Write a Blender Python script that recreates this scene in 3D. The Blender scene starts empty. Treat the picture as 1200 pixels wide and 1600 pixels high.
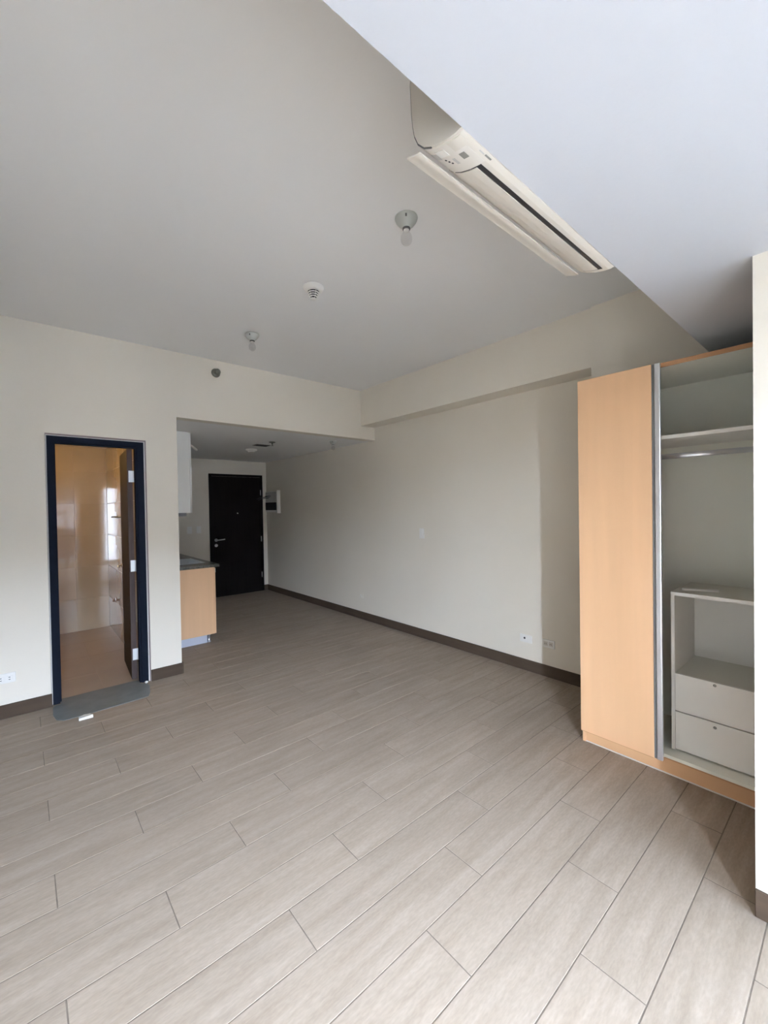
import bpy, bmesh, math, random
from mathutils import Vector, Matrix

random.seed(7)
C = bpy.context.scene.collection
SC = bpy.context.scene

# ------------------------------------------------------------------ camera
F_PX = 655.98
RT = Vector((0.7566201, -0.6536485, -0.0164189))
UP = Vector((0.0208539, -0.0009743, 0.9997821))
FW = Vector((0.6535221, 0.7567976, -0.0128939))
cam_d = bpy.data.cameras.new('camera')
cam_d.sensor_fit = 'VERTICAL'
cam_d.sensor_height = 24.0
cam_d.sensor_width = 18.0
cam_d.lens = F_PX / 1600.0 * 24.0
cam_d.clip_start = 0.02
cam = bpy.data.objects.new('camera', cam_d)
M = Matrix((RT, UP, -FW)).transposed().to_4x4()
M.translation = Vector((0, 0, 1.5))
cam.matrix_world = M
C.objects.link(cam)
SC.camera = cam

# ------------------------------------------------------------------ light
world = bpy.data.worlds.new('overcast_sky')
SC.world = world
world.use_nodes = True
wn = world.node_tree.nodes
# even overcast sky over dull ground
SKY = (0.80, 0.95, 1.20)
GROUND = 0.11
wl = world.node_tree.links.new
w_tc = wn.new('ShaderNodeTexCoord')
w_sep = wn.new('ShaderNodeSeparateXYZ')
w_rmp = wn.new('ShaderNodeValToRGB')
w_rmp.color_ramp.elements[0].position = 0.495
w_rmp.color_ramp.elements[0].color = (SKY[0] * GROUND, SKY[1] * GROUND * 0.97, SKY[2] * GROUND * 0.9, 1)
w_rmp.color_ramp.elements[1].position = 0.505
w_rmp.color_ramp.elements[1].color = (*SKY, 1)
w_mr = wn.new('ShaderNodeMapRange')
w_mr.inputs[1].default_value = -1.0
wl(w_tc.outputs['Generated'], w_sep.inputs[0])
wl(w_sep.outputs[2], w_mr.inputs[0])
wl(w_mr.outputs[0], w_rmp.inputs[0])
wl(w_rmp.outputs[0], wn['Background'].inputs[0])
wn['Background'].inputs[1].default_value = 205.0

SC.view_settings.view_transform = 'Standard'
SC.view_settings.look = 'None'
SC.view_settings.exposure = 0.72
SC.view_settings.gamma = 1.0
SC.view_settings.use_curve_mapping = False
SC.cycles.max_bounces = 14
SC.cycles.diffuse_bounces = 4
SC.cycles.glossy_bounces = 5
SC.cycles.transparent_max_bounces = 12
SC.cycles.adaptive_threshold = 0.02
SC.cycles.caustics_reflective = False
SC.cycles.caustics_refractive = False

# window openings (x0, x1, z0, z1) in the wall behind the camera
YW = -1.25
WIN = [(0.52, 3.30, 0.08, 2.16), (-0.40, -0.10, 0.08, 2.16)]


def portal(name, x0, x1, z0, z1):
    d = bpy.data.lights.new(name, 'AREA')
    d.shape = 'RECTANGLE'
    d.size = x1 - x0
    d.size_y = z1 - z0
    d.cycles.is_portal = True
    o = bpy.data.objects.new(name, d)
    o.location = ((x0 + x1) / 2, YW - 0.17, (z0 + z1) / 2)
    o.rotation_euler = (math.radians(90), 0, 0)      # -Z of the lamp looks to +Y
    C.objects.link(o)


for i, (a, b, c, d_) in enumerate(WIN):
    portal('window_portal', a, b, c, d_)

# ------------------------------------------------------------------ materials
MATS = {}


def mat(name, col, rough=0.5, metal=0.0, spec=0.5, noise=None, bump=None, coat=0.0):
    """noise = (scale, amount, stretch xyz); bump = (scale, strength)"""
    m = bpy.data.materials.new(name)
    m.use_nodes = True
    nt = m.node_tree
    b = nt.nodes['Principled BSDF']
    b.inputs['Base Color'].default_value = (*col, 1)
    b.inputs['Roughness'].default_value = rough
    b.inputs['Metallic'].default_value = metal
    b.inputs['Specular IOR Level'].default_value = spec
    b.inputs['Coat Weight'].default_value = coat
    if noise or bump:
        tc = nt.nodes.new('ShaderNodeTexCoord')
    if noise:
        mp = nt.nodes.new('ShaderNodeMapping')
        mp.inputs['Scale'].default_value = noise[2] if len(noise) > 2 else (1, 1, 1)
        nt.links.new(tc.outputs['Object'], mp.inputs['Vector'])
        n = nt.nodes.new('ShaderNodeTexNoise')
        n.inputs['Scale'].default_value = noise[0]
        n.inputs['Detail'].default_value = 5
        nt.links.new(mp.outputs[0], n.inputs['Vector'])
        r = nt.nodes.new('ShaderNodeValToRGB')
        a = noise[1]
        r.color_ramp.elements[0].position = 0.3
        r.color_ramp.elements[1].position = 0.7
        r.color_ramp.elements[0].color = (*[c * (1 - a) for c in col], 1)
        r.color_ramp.elements[1].color = (*[min(1, c * (1 + a)) for c in col], 1)
        nt.links.new(n.outputs['Fac'], r.inputs['Fac'])
        nt.links.new(r.outputs['Color'], b.inputs['Base Color'])
    if bump:
        n2 = nt.nodes.new('ShaderNodeTexNoise')
        n2.inputs['Scale'].default_value = bump[0]
        n2.inputs['Detail'].default_value = 4
        nt.links.new(tc.outputs['Object'], n2.inputs['Vector'])
        bp = nt.nodes.new('ShaderNodeBump')
        bp.inputs['Strength'].default_value = bump[1]
        bp.inputs['Distance'].default_value = 0.01
        nt.links.new(n2.outputs['Fac'], bp.inputs['Height'])
        nt.links.new(bp.outputs[0], b.inputs['Normal'])
    MATS[name] = m
    return m


mat('wall_paint', (0.795, 0.73, 0.625), 0.55, noise=(1.6, 0.012), bump=(60, 0.05))
mat('ceiling_paint', (0.87, 0.86, 0.845), 0.6, noise=(1.2, 0.01), bump=(60, 0.04))
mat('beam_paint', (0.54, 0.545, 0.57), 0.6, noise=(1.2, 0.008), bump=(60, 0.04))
mat('grout', (0.175, 0.142, 0.112), 0.9, spec=0.05, noise=(30, 0.15))
mat('skirting', (0.075, 0.053, 0.038), 0.65, spec=0.06, noise=(4, 0.12, (1, 1, 6)))
mat('oak_laminate', (0.77, 0.475, 0.27), 0.45, noise=(3, 0.04, (4, 4, 0.25)))
mat('oak_kick_shaded', (0.66, 0.39, 0.21), 0.5, noise=(3, 0.04, (4, 0.25, 4)))  # wardrobe oak darkened to stand in for shade on the recessed kick
mat('drawer_white_shaded', (0.76, 0.74, 0.65), 0.5)  # chest white with the dim light on its level boards put into the colour
mat('strip_white', (0.95, 0.94, 0.90), 0.4)
mat('oak_edge', (0.50, 0.27, 0.13), 0.5, noise=(5, 0.08))
mat('closet_white', (0.92, 0.92, 0.82), 0.5, noise=(2, 0.015))
mat('drawer_white', (0.91, 0.89, 0.84), 0.5, noise=(2, 0.012))
mat('aluminium', (0.78, 0.79, 0.82), 0.32, metal=0.85)
mat('groove_dark', (0.12, 0.12, 0.115), 0.6)
mat('chrome', (0.75, 0.75, 0.75), 0.15, metal=1.0)
mat('steel', (0.55, 0.55, 0.54), 0.3, metal=1.0)
mat('frame_black', (0.011, 0.014, 0.022), 0.7, spec=0.005)
mat('sealant', (0.70, 0.66, 0.62), 0.6)
mat('reveal_shaded', (0.26, 0.20, 0.19), 0.6)  # dark tone is the shade inside the door recess, put into the colour
mat('door_brown', (0.030, 0.019, 0.011), 0.5, spec=0.10, noise=(6, 0.25, (6, 6, 0.4)))
mat('door_edge', (0.070, 0.052, 0.048), 0.6, spec=0.08, noise=(8, 0.2, (6, 6, 0.4)))
mat('door_black', (0.007, 0.0055, 0.005), 0.6, spec=0.05, noise=(6, 0.25, (6, 6, 0.4)))
mat('plastic_white', (0.85, 0.82, 0.77), 0.4)
mat('plastic_pale', (0.76, 0.71, 0.645), 0.45, spec=0.3)
mat('plastic_warm', (0.70, 0.645, 0.565), 0.45, spec=0.3)
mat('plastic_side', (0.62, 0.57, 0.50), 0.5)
mat('porcelain', (0.46, 0.47, 0.43), 0.35)
mat('dark', (0.012, 0.011, 0.012), 0.5)
mat('dark_grey', (0.09, 0.085, 0.08), 0.5)
mat('label_grey', (0.25, 0.24, 0.21), 0.5)
mat('print_grey', (0.55, 0.53, 0.50), 0.5)
mat('bronze', (0.16, 0.16, 0.13), 0.3, metal=0.8)
mat('granite', (0.10, 0.098, 0.085), 0.25, noise=(60, 0.5))
mat('cabinet_white', (0.90, 0.88, 0.83), 0.45)
mat('kick_metal', (0.62, 0.65, 0.74), 0.4, metal=0.3)
mat('bath_tile', (0.50, 0.42, 0.31), 0.05, noise=(2.5, 0.05), coat=0.4)
mat('bath_grout', (0.50, 0.42, 0.32), 0.5)
mat('bath_floor', (0.36, 0.28, 0.215), 0.3, noise=(3, 0.06))
mat('bath_ceiling', (0.7, 0.66, 0.58), 0.6)
mat('sheet', (0.150, 0.165, 0.165), 0.42, noise=(9, 0.16), bump=(14, 0.25))
mat('paper', (0.82, 0.81, 0.77), 0.6)
mat('facade', (0.52, 0.50, 0.48), 0.8, noise=(0.4, 0.1))
mat('far_glass', (0.06, 0.07, 0.08), 0.2)
mat('window_frame', (0.55, 0.55, 0.55), 0.4, metal=0.3)


def tile_material():
    m = bpy.data.materials.new('wood_look_tile')
    m.use_nodes = True
    nt = m.node_tree
    L = nt.links.new
    b = nt.nodes['Principled BSDF']
    tc = nt.nodes.new('ShaderNodeTexCoord')
    oi = nt.nodes.new('ShaderNodeObjectInfo')
    geo = nt.nodes.new('ShaderNodeNewGeometry')
    # every plank gets its own stretch of print
    off = nt.nodes.new('ShaderNodeCombineXYZ')
    mul = nt.nodes.new('ShaderNodeMath'); mul.operation = 'MULTIPLY'; mul.inputs[1].default_value = 37.0
    L(oi.outputs['Random'], mul.inputs[0])
    L(mul.outputs[0], off.inputs[0]); L(mul.outputs[0], off.inputs[2])
    add = nt.nodes.new('ShaderNodeVectorMath'); add.operation = 'ADD'
    L(geo.outputs['Position'], add.inputs[0]); L(off.outputs[0], add.inputs[1])
    mp = nt.nodes.new('ShaderNodeMapping'); mp.inputs['Scale'].default_value = (1.6, 14, 1)
    L(add.outputs[0], mp.inputs['Vector'])
    n = nt.nodes.new('ShaderNodeTexNoise')
    n.inputs['Scale'].default_value = 1.6; n.inputs['Detail'].default_value = 8; n.inputs['Roughness'].default_value = 0.62
    L(mp.outputs[0], n.inputs['Vector'])
    r = nt.nodes.new('ShaderNodeValToRGB')
    e = r.color_ramp.elements
    e[0].position = 0.30; e[0].color = (0.270, 0.213, 0.160, 1)
    e[1].position = 0.70; e[1].color = (0.358, 0.290, 0.228, 1)
    L(n.outputs['Fac'], r.inputs['Fac'])
    # fine speckled relief
    n2 = nt.nodes.new('ShaderNodeTexNoise')
    n2.inputs['Scale'].default_value = 90; n2.inputs['Detail'].default_value = 4
    mp2 = nt.nodes.new('ShaderNodeMapping'); mp2.inputs['Scale'].default_value = (0.45, 1.6, 1)
    L(add.outputs[0], mp2.inputs['Vector']); L(mp2.outputs[0], n2.inputs['Vector'])
    r2 = nt.nodes.new('ShaderNodeValToRGB')
    r2.color_ramp.elements[0].position = 0.35; r2.color_ramp.elements[0].color = (0.93, 0.93, 0.93, 1)
    r2.color_ramp.elements[1].position = 0.68; r2.color_ramp.elements[1].color = (1.07, 1.07, 1.07, 1)
    L(n2.outputs['Fac'], r2.inputs['Fac'])
    mx = nt.nodes.new('ShaderNodeMix'); mx.data_type = 'RGBA'; mx.blend_type = 'MULTIPLY'; mx.inputs[0].default_value = 1.0
    L(r.outputs[0], mx.inputs[6]); L(r2.outputs[0], mx.inputs[7])
    # plank to plank tone
    mr = nt.nodes.new('ShaderNodeMapRange'); mr.inputs[3].default_value = 0.965; mr.inputs[4].default_value = 1.035
    L(oi.outputs['Random'], mr.inputs[0])
    mx2 = nt.nodes.new('ShaderNodeVectorMath'); mx2.operation = 'SCALE'
    L(mx.outputs[2], mx2.inputs[0]); L(mr.outputs[0], mx2.inputs['Scale'])
    L(mx2.outputs[0], b.inputs['Base Color'])
    b.inputs['Roughness'].default_value = 0.58
    b.inputs['Specular IOR Level'].default_value = 0.22
    bp = nt.nodes.new('ShaderNodeBump'); bp.inputs['Strength'].default_value = 0.12; bp.inputs['Distance'].default_value = 0.004
    L(n2.outputs['Fac'], bp.inputs['Height']); L(bp.outputs[0], b.inputs['Normal'])
    MATS['tile'] = m


tile_material()


def clear_material(name, tint, gloss, rough=0.02, ior_fac=0.06):
    """a thin clear sheet: passes light, with a surface sheen"""
    m = bpy.data.materials.new(name)
    m.use_nodes = True
    nt = m.node_tree
    for n in list(nt.nodes):
        if n.type == 'BSDF_PRINCIPLED':
            nt.nodes.remove(n)
    out = [n for n in nt.nodes if n.type == 'OUTPUT_MATERIAL'][0]
    t = nt.nodes.new('ShaderNodeBsdfTransparent'); t.inputs[0].default_value = (*tint, 1)
    g = nt.nodes.new('ShaderNodeBsdfGlossy'); g.inputs['Roughness'].default_value = rough
    g.inputs[0].default_value = (*gloss, 1)
    x = nt.nodes.new('ShaderNodeMixShader')
    lw = nt.nodes.new('ShaderNodeLayerWeight'); lw.inputs[0].default_value = 0.5
    pw = nt.nodes.new('ShaderNodeMath'); pw.operation = 'POWER'; pw.inputs[1].default_value = 4.0
    ma = nt.nodes.new('ShaderNodeMath'); ma.operation = 'MULTIPLY_ADD'; ma.inputs[1].default_value = 0.55; ma.inputs[2].default_value = 0.05
    ge = nt.nodes.new('ShaderNodeNewGeometry')
    inv = nt.nodes.new('ShaderNodeMath'); inv.operation = 'SUBTRACT'; inv.inputs[0].default_value = 1.0
    f = nt.nodes.new('ShaderNodeMath'); f.operation = 'MULTIPLY'
    nt.links.new(lw.outputs['Facing'], pw.inputs[0]); nt.links.new(pw.outputs[0], ma.inputs[0])
    nt.links.new(ge.outputs['Backfacing'], inv.inputs[1])
    nt.links.new(ma.outputs[0], f.inputs[0]); nt.links.new(inv.outputs[0], f.inputs[1])
    nt.links.new(f.outputs[0], x.inputs[0])
    nt.links.new(t.outputs[0], x.inputs[1]); nt.links.new(g.outputs[0], x.inputs[2])
    nt.links.new(x.outputs[0], out.inputs[0])
    MATS[name] = m


clear_material('window_glass', (0.205, 0.212, 0.217), (1, 1, 1))   # tinted solar glass


def bulb_material():
    clear_material('bulb_glass', (0.93, 0.93, 0.93), (1, 1, 1), 0.03)
    e = mat('bulb_lit', (1, 0.8, 0.5), 0.3)
    b = e.node_tree.nodes['Principled BSDF']
    b.inputs['Emission Color'].default_value = (1.0, 0.62, 0.24, 1)
    b.inputs['Emission Strength'].default_value = 230


bulb_material()


# ------------------------------------------------------------------ helpers
def link(name, me, m, parent=None):
    o = bpy.data.objects.new(name, me)
    C.objects.link(o)
    if m:
        me.materials.clear()
        me.materials.append(MATS[m])
    if parent:
        o.parent = parent
    return o


def box_bm(bm, lo, hi, bev=0.0, seg=1):
    lo = Vector(lo); hi = Vector(hi)
    r = bmesh.ops.create_cube(bm, size=1)
    vs = r['verts']
    for v in vs:
        v.co = Vector(((lo[i] + hi[i]) / 2 + v.co[i] * (hi[i] - lo[i]) for i in range(3)))
    if bev > 0:
        es = list({e for v in vs for e in v.link_edges})
        bmesh.ops.bevel(bm, geom=es, offset=bev, segments=seg, affect='EDGES', profile=0.5)


def finish(bm, name, m, parent=None, smooth=False):
    bmesh.ops.recalc_face_normals(bm, faces=bm.faces)
    me = bpy.data.meshes.new(name)
    bm.to_mesh(me)
    bm.free()
    if smooth:
        for p in me.polygons:
            p.use_smooth = True
    return link(name, me, m, parent)


def box(name, lo, hi, m, parent=None, bev=0.0, seg=1, rel=True):
    """box given in world coordinates; kept relative to an Empty parent"""
    off = parent.location if (parent and rel) else Vector((0, 0, 0))
    if parent and parent.parent and rel:
        off = parent.location + parent.parent.location
    bm = bmesh.new()
    box_bm(bm, Vector(lo) - off, Vector(hi) - off, bev, seg)
    return finish(bm, name, m, parent)


def boxes(name, lst, m, parent=None):
    off = parent.location if parent else Vector((0, 0, 0))
    bm = bmesh.new()
    for lo, hi in lst:
        box_bm(bm, Vector(lo) - off, Vector(hi) - off)
    return finish(bm, name, m, parent)


def lathe(name, prof, m, parent=None, origin=(0, 0, 0), axis='Z', seg=32, smooth=True):
    """prof: list of (radius, height) spun round the axis through origin"""
    bm = bmesh.new()
    rings = []
    for r, h in prof:
        ring = []
        for k in range(seg):
            a = 2 * math.pi * k / seg
            u, v = r * math.cos(a), r * math.sin(a)
            if axis == 'Z':
                p = (u, v, h)
            elif axis == 'Y':
                p = (u, h, v)
            else:
                p = (h, u, v)
            ring.append(bm.verts.new(Vector(p) + Vector(origin)))
        rings.append(ring)
    for a, b in zip(rings, rings[1:]):
        for k in range(seg):
            bm.faces.new((a[k], a[(k + 1) % seg], b[(k + 1) % seg], b[k]))
    bm.faces.new(rings[0]); bm.faces.new(rings[-1])
    bmesh.ops.remove_doubles(bm, verts=bm.verts, dist=1e-6)
    o = finish(bm, name, m, parent, smooth)
    return o


def tube(name, pts, r, m, parent=None, seg=8):
    bm = bmesh.new()
    pts = [Vector(p) for p in pts]
    rings = []
    prev = None
    for i, p in enumerate(pts):
        d = (pts[min(i + 1, len(pts) - 1)] - pts[max(i - 1, 0)]).normalized()
        n = d.cross(Vector((0, 0, 1)))
        if n.length < 1e-3:
            n = d.cross(Vector((1, 0, 0)))
        if prev is not None:
            n = prev - d * prev.dot(d)
        n.normalize(); prev = n
        b = d.cross(n)
        rings.append([bm.verts.new(p + (n * math.cos(2 * math.pi * k / seg) + b * math.sin(2 * math.pi * k / seg)) * r) for k in range(seg)])
    for a, b in zip(rings, rings[1:]):
        for k in range(seg):
            bm.faces.new((a[k], a[(k + 1) % seg], b[(k + 1) % seg], b[k]))
    bm.faces.new(rings[0]); bm.faces.new(rings[-1])
    return finish(bm, name, m, parent, True)


def extrude_x(name, prof, x0, x1, m, parent=None, smooth=False):
    """closed (y, z) outline extruded along X"""
    bm = bmesh.new()
    a = [bm.verts.new((x0, y, z)) for y, z in prof]
    b = [bm.verts.new((x1, y, z)) for y, z in prof]
    n = len(prof)
    bm.faces.new(a); bm.faces.new(b)
    for k in range(n):
        bm.faces.new((a[k], a[(k + 1) % n], b[(k + 1) % n], b[k]))
    return finish(bm, name, m, parent, smooth)


def thing(name, loc, label, cat, group=None):
    o = bpy.data.objects.new(name, None)
    C.objects.link(o)
    o.location = loc
    o.empty_display_size = 0.1
    return tag(o, label, cat, group)


def tag(o, label, cat, group=None, kind=None):
    o['label'] = label
    o['category'] = cat
    if group:
        o['group'] = group
    if kind:
        o['kind'] = kind
    return o


def st(o, label, cat):
    return tag(o, label, cat, None, 'structure')


# ------------------------------------------------------------------ dimensions
H = 2.938          # main ceiling
HS = 2.346         # corridor ceiling
YL = 4.130         # wall with the bathroom door
XR = 3.429         # long right wall
XB = 3.211         # face of the high side beam
HB = 2.504
XC = 1.086         # kitchen wall / corner of the corridor
YE = 7.287         # entry wall
YB = 0.611         # edge of the dropped ceiling by the window
ZB = 2.367
XN, YN = 1.982, 0.272   # corner of the wall block beside the wardrobe
XS = -0.42         # side wall, out of the picture
XPB = 0.845        # bathroom inner wall
YBB = 6.50         # bathroom back wall
T = 0.12

# ------------------------------------------------------------------ structure
# floor: grout bed with every wood-look tile as a piece of its own
floor = boxes('floor', [((XS, YW, -0.10), (XR, 4.19, -0.0010)), ((XC, 4.19, -0.10), (XR, YE, -0.0010))], 'grout')
st(floor, 'floor of long beige wood-look tiles laid in a one-third stagger', 'floor')
PITCH, LEN, GAP = 0.1970, 0.9797, 0.0044
tile_mesh = {}


def tile_me(w, d):
    key = (round(w, 4), round(d, 4))
    if key not in tile_mesh:
        bm = bmesh.new()
        box_bm(bm, (-w / 2, -d / 2, -0.009), (w / 2, d / 2, 0), 0.0004)
        bmesh.ops.recalc_face_normals(bm, faces=bm.faces)
        me = bpy.data.meshes.new('floor_tile')
        bm.to_mesh(me); bm.free()
        me.materials.append(MATS['tile'])
        tile_mesh[key] = me
    return tile_mesh[key]


def lay(x0, x1, y0, y1):
    if x1 - x0 < 0.01 or y1 - y0 < 0.01:
        return
    o = bpy.data.objects.new('floor_tile', tile_me(x1 - x0, y1 - y0))
    C.objects.link(o)
    o.parent = floor
    o.location = ((x0 + x1) / 2, (y0 + y1) / 2, random.uniform(-0.0002, 0.0002))


for k in range(-11, 34):
    y0 = 0.8335 + PITCH * k - GAP / 2 + 0.0017
    y1 = y0 + PITCH - GAP
    yy0, yy1 = max(y0, YW), min(y1, YE)
    if yy1 <= yy0:
        continue
    mid = (y0 + y1) / 2
    xl = XC + 0.0 if y0 > YL else XS
    xh = XN - 0.0 if (y1 < YN and y0 > -0.35) else XR
    xj = 1.053 + 0.3265 * k
    xj -= math.floor((xj - XS) / LEN) * LEN + LEN
    while xj < XR:
        a, b = max(xj + GAP / 2, xl), min(xj + LEN - GAP / 2, xh)
        if b > a:
            lay(a, b, yy0, yy1)
        xj += LEN

# ceilings
st(box('ceiling', (XS - T, YB, H), (XR + T, YL + T, H + 0.1), 'ceiling_paint'), 'flat pale grey-white main ceiling', 'ceiling')
st(box('ceiling_corridor', (XC - 0.2, YL + T, HS), (XR + T, YE + T, HS + 0.1), 'ceiling_paint'), 'low shadowed ceiling of the entry corridor', 'ceiling')
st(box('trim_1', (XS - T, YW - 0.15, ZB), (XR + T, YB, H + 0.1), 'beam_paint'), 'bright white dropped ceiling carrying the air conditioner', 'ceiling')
st(box('trim_2', (XB, 1.337, HB), (XR, YL, H), 'wall_paint'), 'cream beam along the top of the long wall', 'beam')
st(box('trim_3', (3.190, YN, 0), (XR, 1.337, H), 'wall_paint'), 'cream column rising behind the wardrobe', 'column')

# walls
D0, D1, DZ = 0.146, 0.834, 2.110    # rough opening of the bathroom door
st(boxes('wall_far', [((-1.1, YL, 0), (D0, YL + T, H)), ((D1, YL, 0), (XC, YL + T, H)), ((D0, YL, DZ), (D1, YL + T, H)),
                      ((XC, YL, HS), (XR, YL + T, H))], 'wall_paint'),
   'off-white wall with the bathroom doorway and a bulkhead over the corridor', 'wall')
st(box('wall_right', (XR, YW - 0.15, 0), (XR + T, YE + T, H), 'wall_paint'), 'long off-white wall running down to the entry door', 'wall')
st(box('wall_entry', (XC, YE, 0), (XR, YE + T, HS), 'wall_paint'), 'shadowed off-white end wall around the entry door', 'wall')
st(box('wall_kitchen', (XPB + 0.11, YL + T, 0), (XC, YE + T, HS), 'wall_paint'), 'off-white wall behind the kitchen cabinets', 'wall')
st(box('wall_near', (XN, -0.35, 0), (XR, YN, ZB), 'wall_paint'), 'bright off-white wall corner beside the open wardrobe', 'wall')
st(box('wall_side', (XS - T, YW - 0.15, 0), (XS, YL + T, H), 'wall_paint'), 'off-white side wall out of the picture', 'wall')
(a0, a1, b0, b1), (c0, c1, e0, e1) = WIN
st(boxes('wall_window', [((XS, YW - 0.15, 0), (c0, YW, ZB)), ((c1, YW - 0.15, 0), (a0, YW, ZB)), ((a1, YW - 0.15, 0), (XR, YW, ZB)),
                         ((a0, YW - 0.15, 0), (a1, YW, b0)), ((a0, YW - 0.15, b1), (a1, YW, ZB)),
                         ((c0, YW - 0.15, 0), (c1, YW, e0)), ((c0, YW - 0.15, e1), (c1, YW, ZB))], 'wall_paint'),
   'off-white wall holding the windows behind the viewer', 'wall')

# windows behind the viewer
for n, (x0, x1, z0, z1) in enumerate(WIN):
    w = bpy.data.objects.new('window_%d' % (n + 1), None)
    C.objects.link(w)
    w.location = ((x0 + x1) / 2, YW - 0.07, z0)
    st(w, ['wide metal-framed window behind the viewer', 'narrow open window sash gap behind the viewer'][n], 'window')
    fw_ = 0.04 if n == 0 else 0.02
    y0, y1 = YW - 0.10, YW - 0.05
    for lo, hi in (((x0, y0, z0), (x0 + fw_, y1, z1)), ((x1 - fw_, y0, z0), (x1, y1, z1)),
                   ((x0 + fw_, y0, z0), (x1 - fw_, y1, z0 + fw_)), ((x0 + fw_, y0, z1 - fw_), (x1 - fw_, y1, z1))):
        box('window_frame', lo, hi, 'window_frame', w)
    if n == 0:
        box('mullion', (0.90 - 0.02, y0, z0 + fw_), (0.92, y1, z1 - fw_), 'window_frame', w)
        box('transom', (x0 + fw_, y0 + 0.005, 1.97), (x1 - fw_, y1 - 0.005, 2.00), 'window_frame', w)
        for xa, xb in ((x0 + fw_, 0.88), (0.92, x1 - fw_)):
            for za, zb in ((z0 + fw_, 1.97), (2.00, z1 - fw_)):
                box('pane', (xa, YW - 0.078, za), (xb, YW - 0.074, zb), 'window_glass', w)

# skirting boards
BH, BT = 0.100, 0.012
st(box('baseboard_far_1', (XS, YL - BT, 0.0005), (D0 + 0.004, YL, BH), 'skirting', bev=0.002), 'dark brown skirting between the window side and bathroom door', 'baseboard')
st(box('baseboard_far_2', (D1, YL - BT, 0.0005), (XC + BT, YL, BH), 'skirting', bev=0.002), 'short dark brown skirting between bathroom door and corridor', 'baseboard')
st(box('baseboard_kitchen', (XC, YL, 0.0005), (XC + BT, 4.84, BH), 'skirting', bev=0.002), 'dark brown skirting before the kitchen cabinet', 'baseboard')
st(box('baseboard_right', (XR - BT, 1.337, 0.0005), (XR, YE, BH), 'skirting', bev=0.002), 'long dark brown skirting along the right wall', 'baseboard')
st(box('baseboard_entry', (3.352, YE - BT, 0.0005), (XR - BT, YE, BH), 'skirting', bev=0.002), 'tiny dark skirting beside the entry door', 'baseboard')
st(box('baseboard_near', (XN - BT, -0.35, 0.0005), (XN, YN, BH), 'skirting', bev=0.002), 'brown skirting on the wall corner by the wardrobe', 'baseboard')

# ------------------------------------------------------------------ the block across the street
ob = thing('exterior_building', (3.0, -14.5, -24.0), 'pale apartment block across the street, mirrored in the bathroom tiles, steps added to soften daylight', 'building')
ob['kind'] = 'structure'
for x0, x1, zt in ((-5.0, 26.0, 4.3), (-6.5, -5.0, 3.9), (-8.0, -6.5, 3.4), (-9.5, -8.0, 3.0), (-11.5, -9.5, 2.6), (-14.0, -11.5, 2.2), (-18.0, -14.0, 1.9)):  # lower steps added to blur the skyline's light edge on the long wall
    box('wall', (x0, -22.0, -24.0), (x1, -14.5, zt), 'facade', ob)
for i in range(7):
    for j in range(6):
        x, z = -4.0 + i * 2.6, 3.6 - j * 3.0
        box('window', (x, -14.52, z - 1.5), (x + 1.3, -14.45, z), 'far_glass', ob)

# ------------------------------------------------------------------ bathroom
bf = st(box('floor_bathroom', (-1.0, 4.19, -0.10), (XPB + 0.02, YBB + 0.05, -0.0034), 'bath_floor'), 'brown tiled bathroom floor seen through the doorway', 'floor')
st(box('ceiling_bathroom', (-1.0, YL + T, 2.31), (XPB + 0.02, YBB + 0.05, 2.41), 'bath_ceiling'), 'warm lit bathroom ceiling', 'ceiling')
wb = st(box('wall_bathroom_back', (-1.0, YBB + 0.003, -0.01), (XPB + 0.11, YBB + 0.10, 2.4), 'bath_grout'), 'glossy cream tiled back wall of the bathroom', 'wall')
wr = st(box('wall_bathroom_right', (XPB + 0.003, YL + T, -0.01), (XPB + 0.11, YBB + 0.003, 2.4), 'bath_grout'), 'cream tiled bathroom wall behind the open door', 'wall')
st(box('wall_bathroom_left', (-1.1, YL + T, -0.01), (-1.0, YBB + 0.1, 2.4), 'bath_tile'), 'hidden tiled side wall of the bathroom', 'wall')
bt_mesh = {}


def slab(name, lo, hi, m, parent, bev=0.0012):
    lo = Vector(lo); hi = Vector(hi)
    d = hi - lo
    key = tuple(round(v, 4) for v in d) + (m,)
    if key not in bt_mesh:
        bm = bmesh.new()
        box_bm(bm, -d / 2, d / 2, bev)
        bmesh.ops.recalc_face_normals(bm, faces=bm.faces)
        me = bpy.data.meshes.new(name)
        bm.to_mesh(me); bm.free()
        me.materials.append(MATS[m])
        bt_mesh[key] = me
    o = bpy.data.objects.new(name, bt_mesh[key])
    C.objects.link(o)
    o.parent = parent
    o.location = (lo + hi) / 2
    return o


g = 0.0015
zs = [0.0, 0.40, 0.80, 1.20, 1.60, 2.00, 2.31]
xs = [-1.0, -0.70, -0.10, 0.50, XPB]
for i in range(len(zs) - 1):
    for j in range(len(xs) - 1):
        slab('wall_tile', (xs[j] + g, YBB, zs[i] + g), (xs[j + 1] - g, YBB + 0.010, zs[i + 1] - g), 'bath_tile', wb)
    ys = [YL + T, 4.70, 5.30, 5.90, YBB]
    for j in range(len(ys) - 1):
        slab('wall_tile', (XPB, ys[j] + g, zs[i] + g), (XPB + 0.010, ys[j + 1] - g, zs[i + 1] - g), 'bath_tile', wr)
ys = [4.19, 4.70, 5.30, 5.90, YBB]
xs2 = [-1.0, -0.70, -0.10, 0.50, XPB]
for i in range(len(ys) - 1):
    for j in range(len(xs2) - 1):
        slab('floor_tile', (xs2[j] + g, ys[i] + g, -0.012), (xs2[j + 1] - g, ys[i + 1] - g, -0.002), 'bath_floor', bf)

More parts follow.
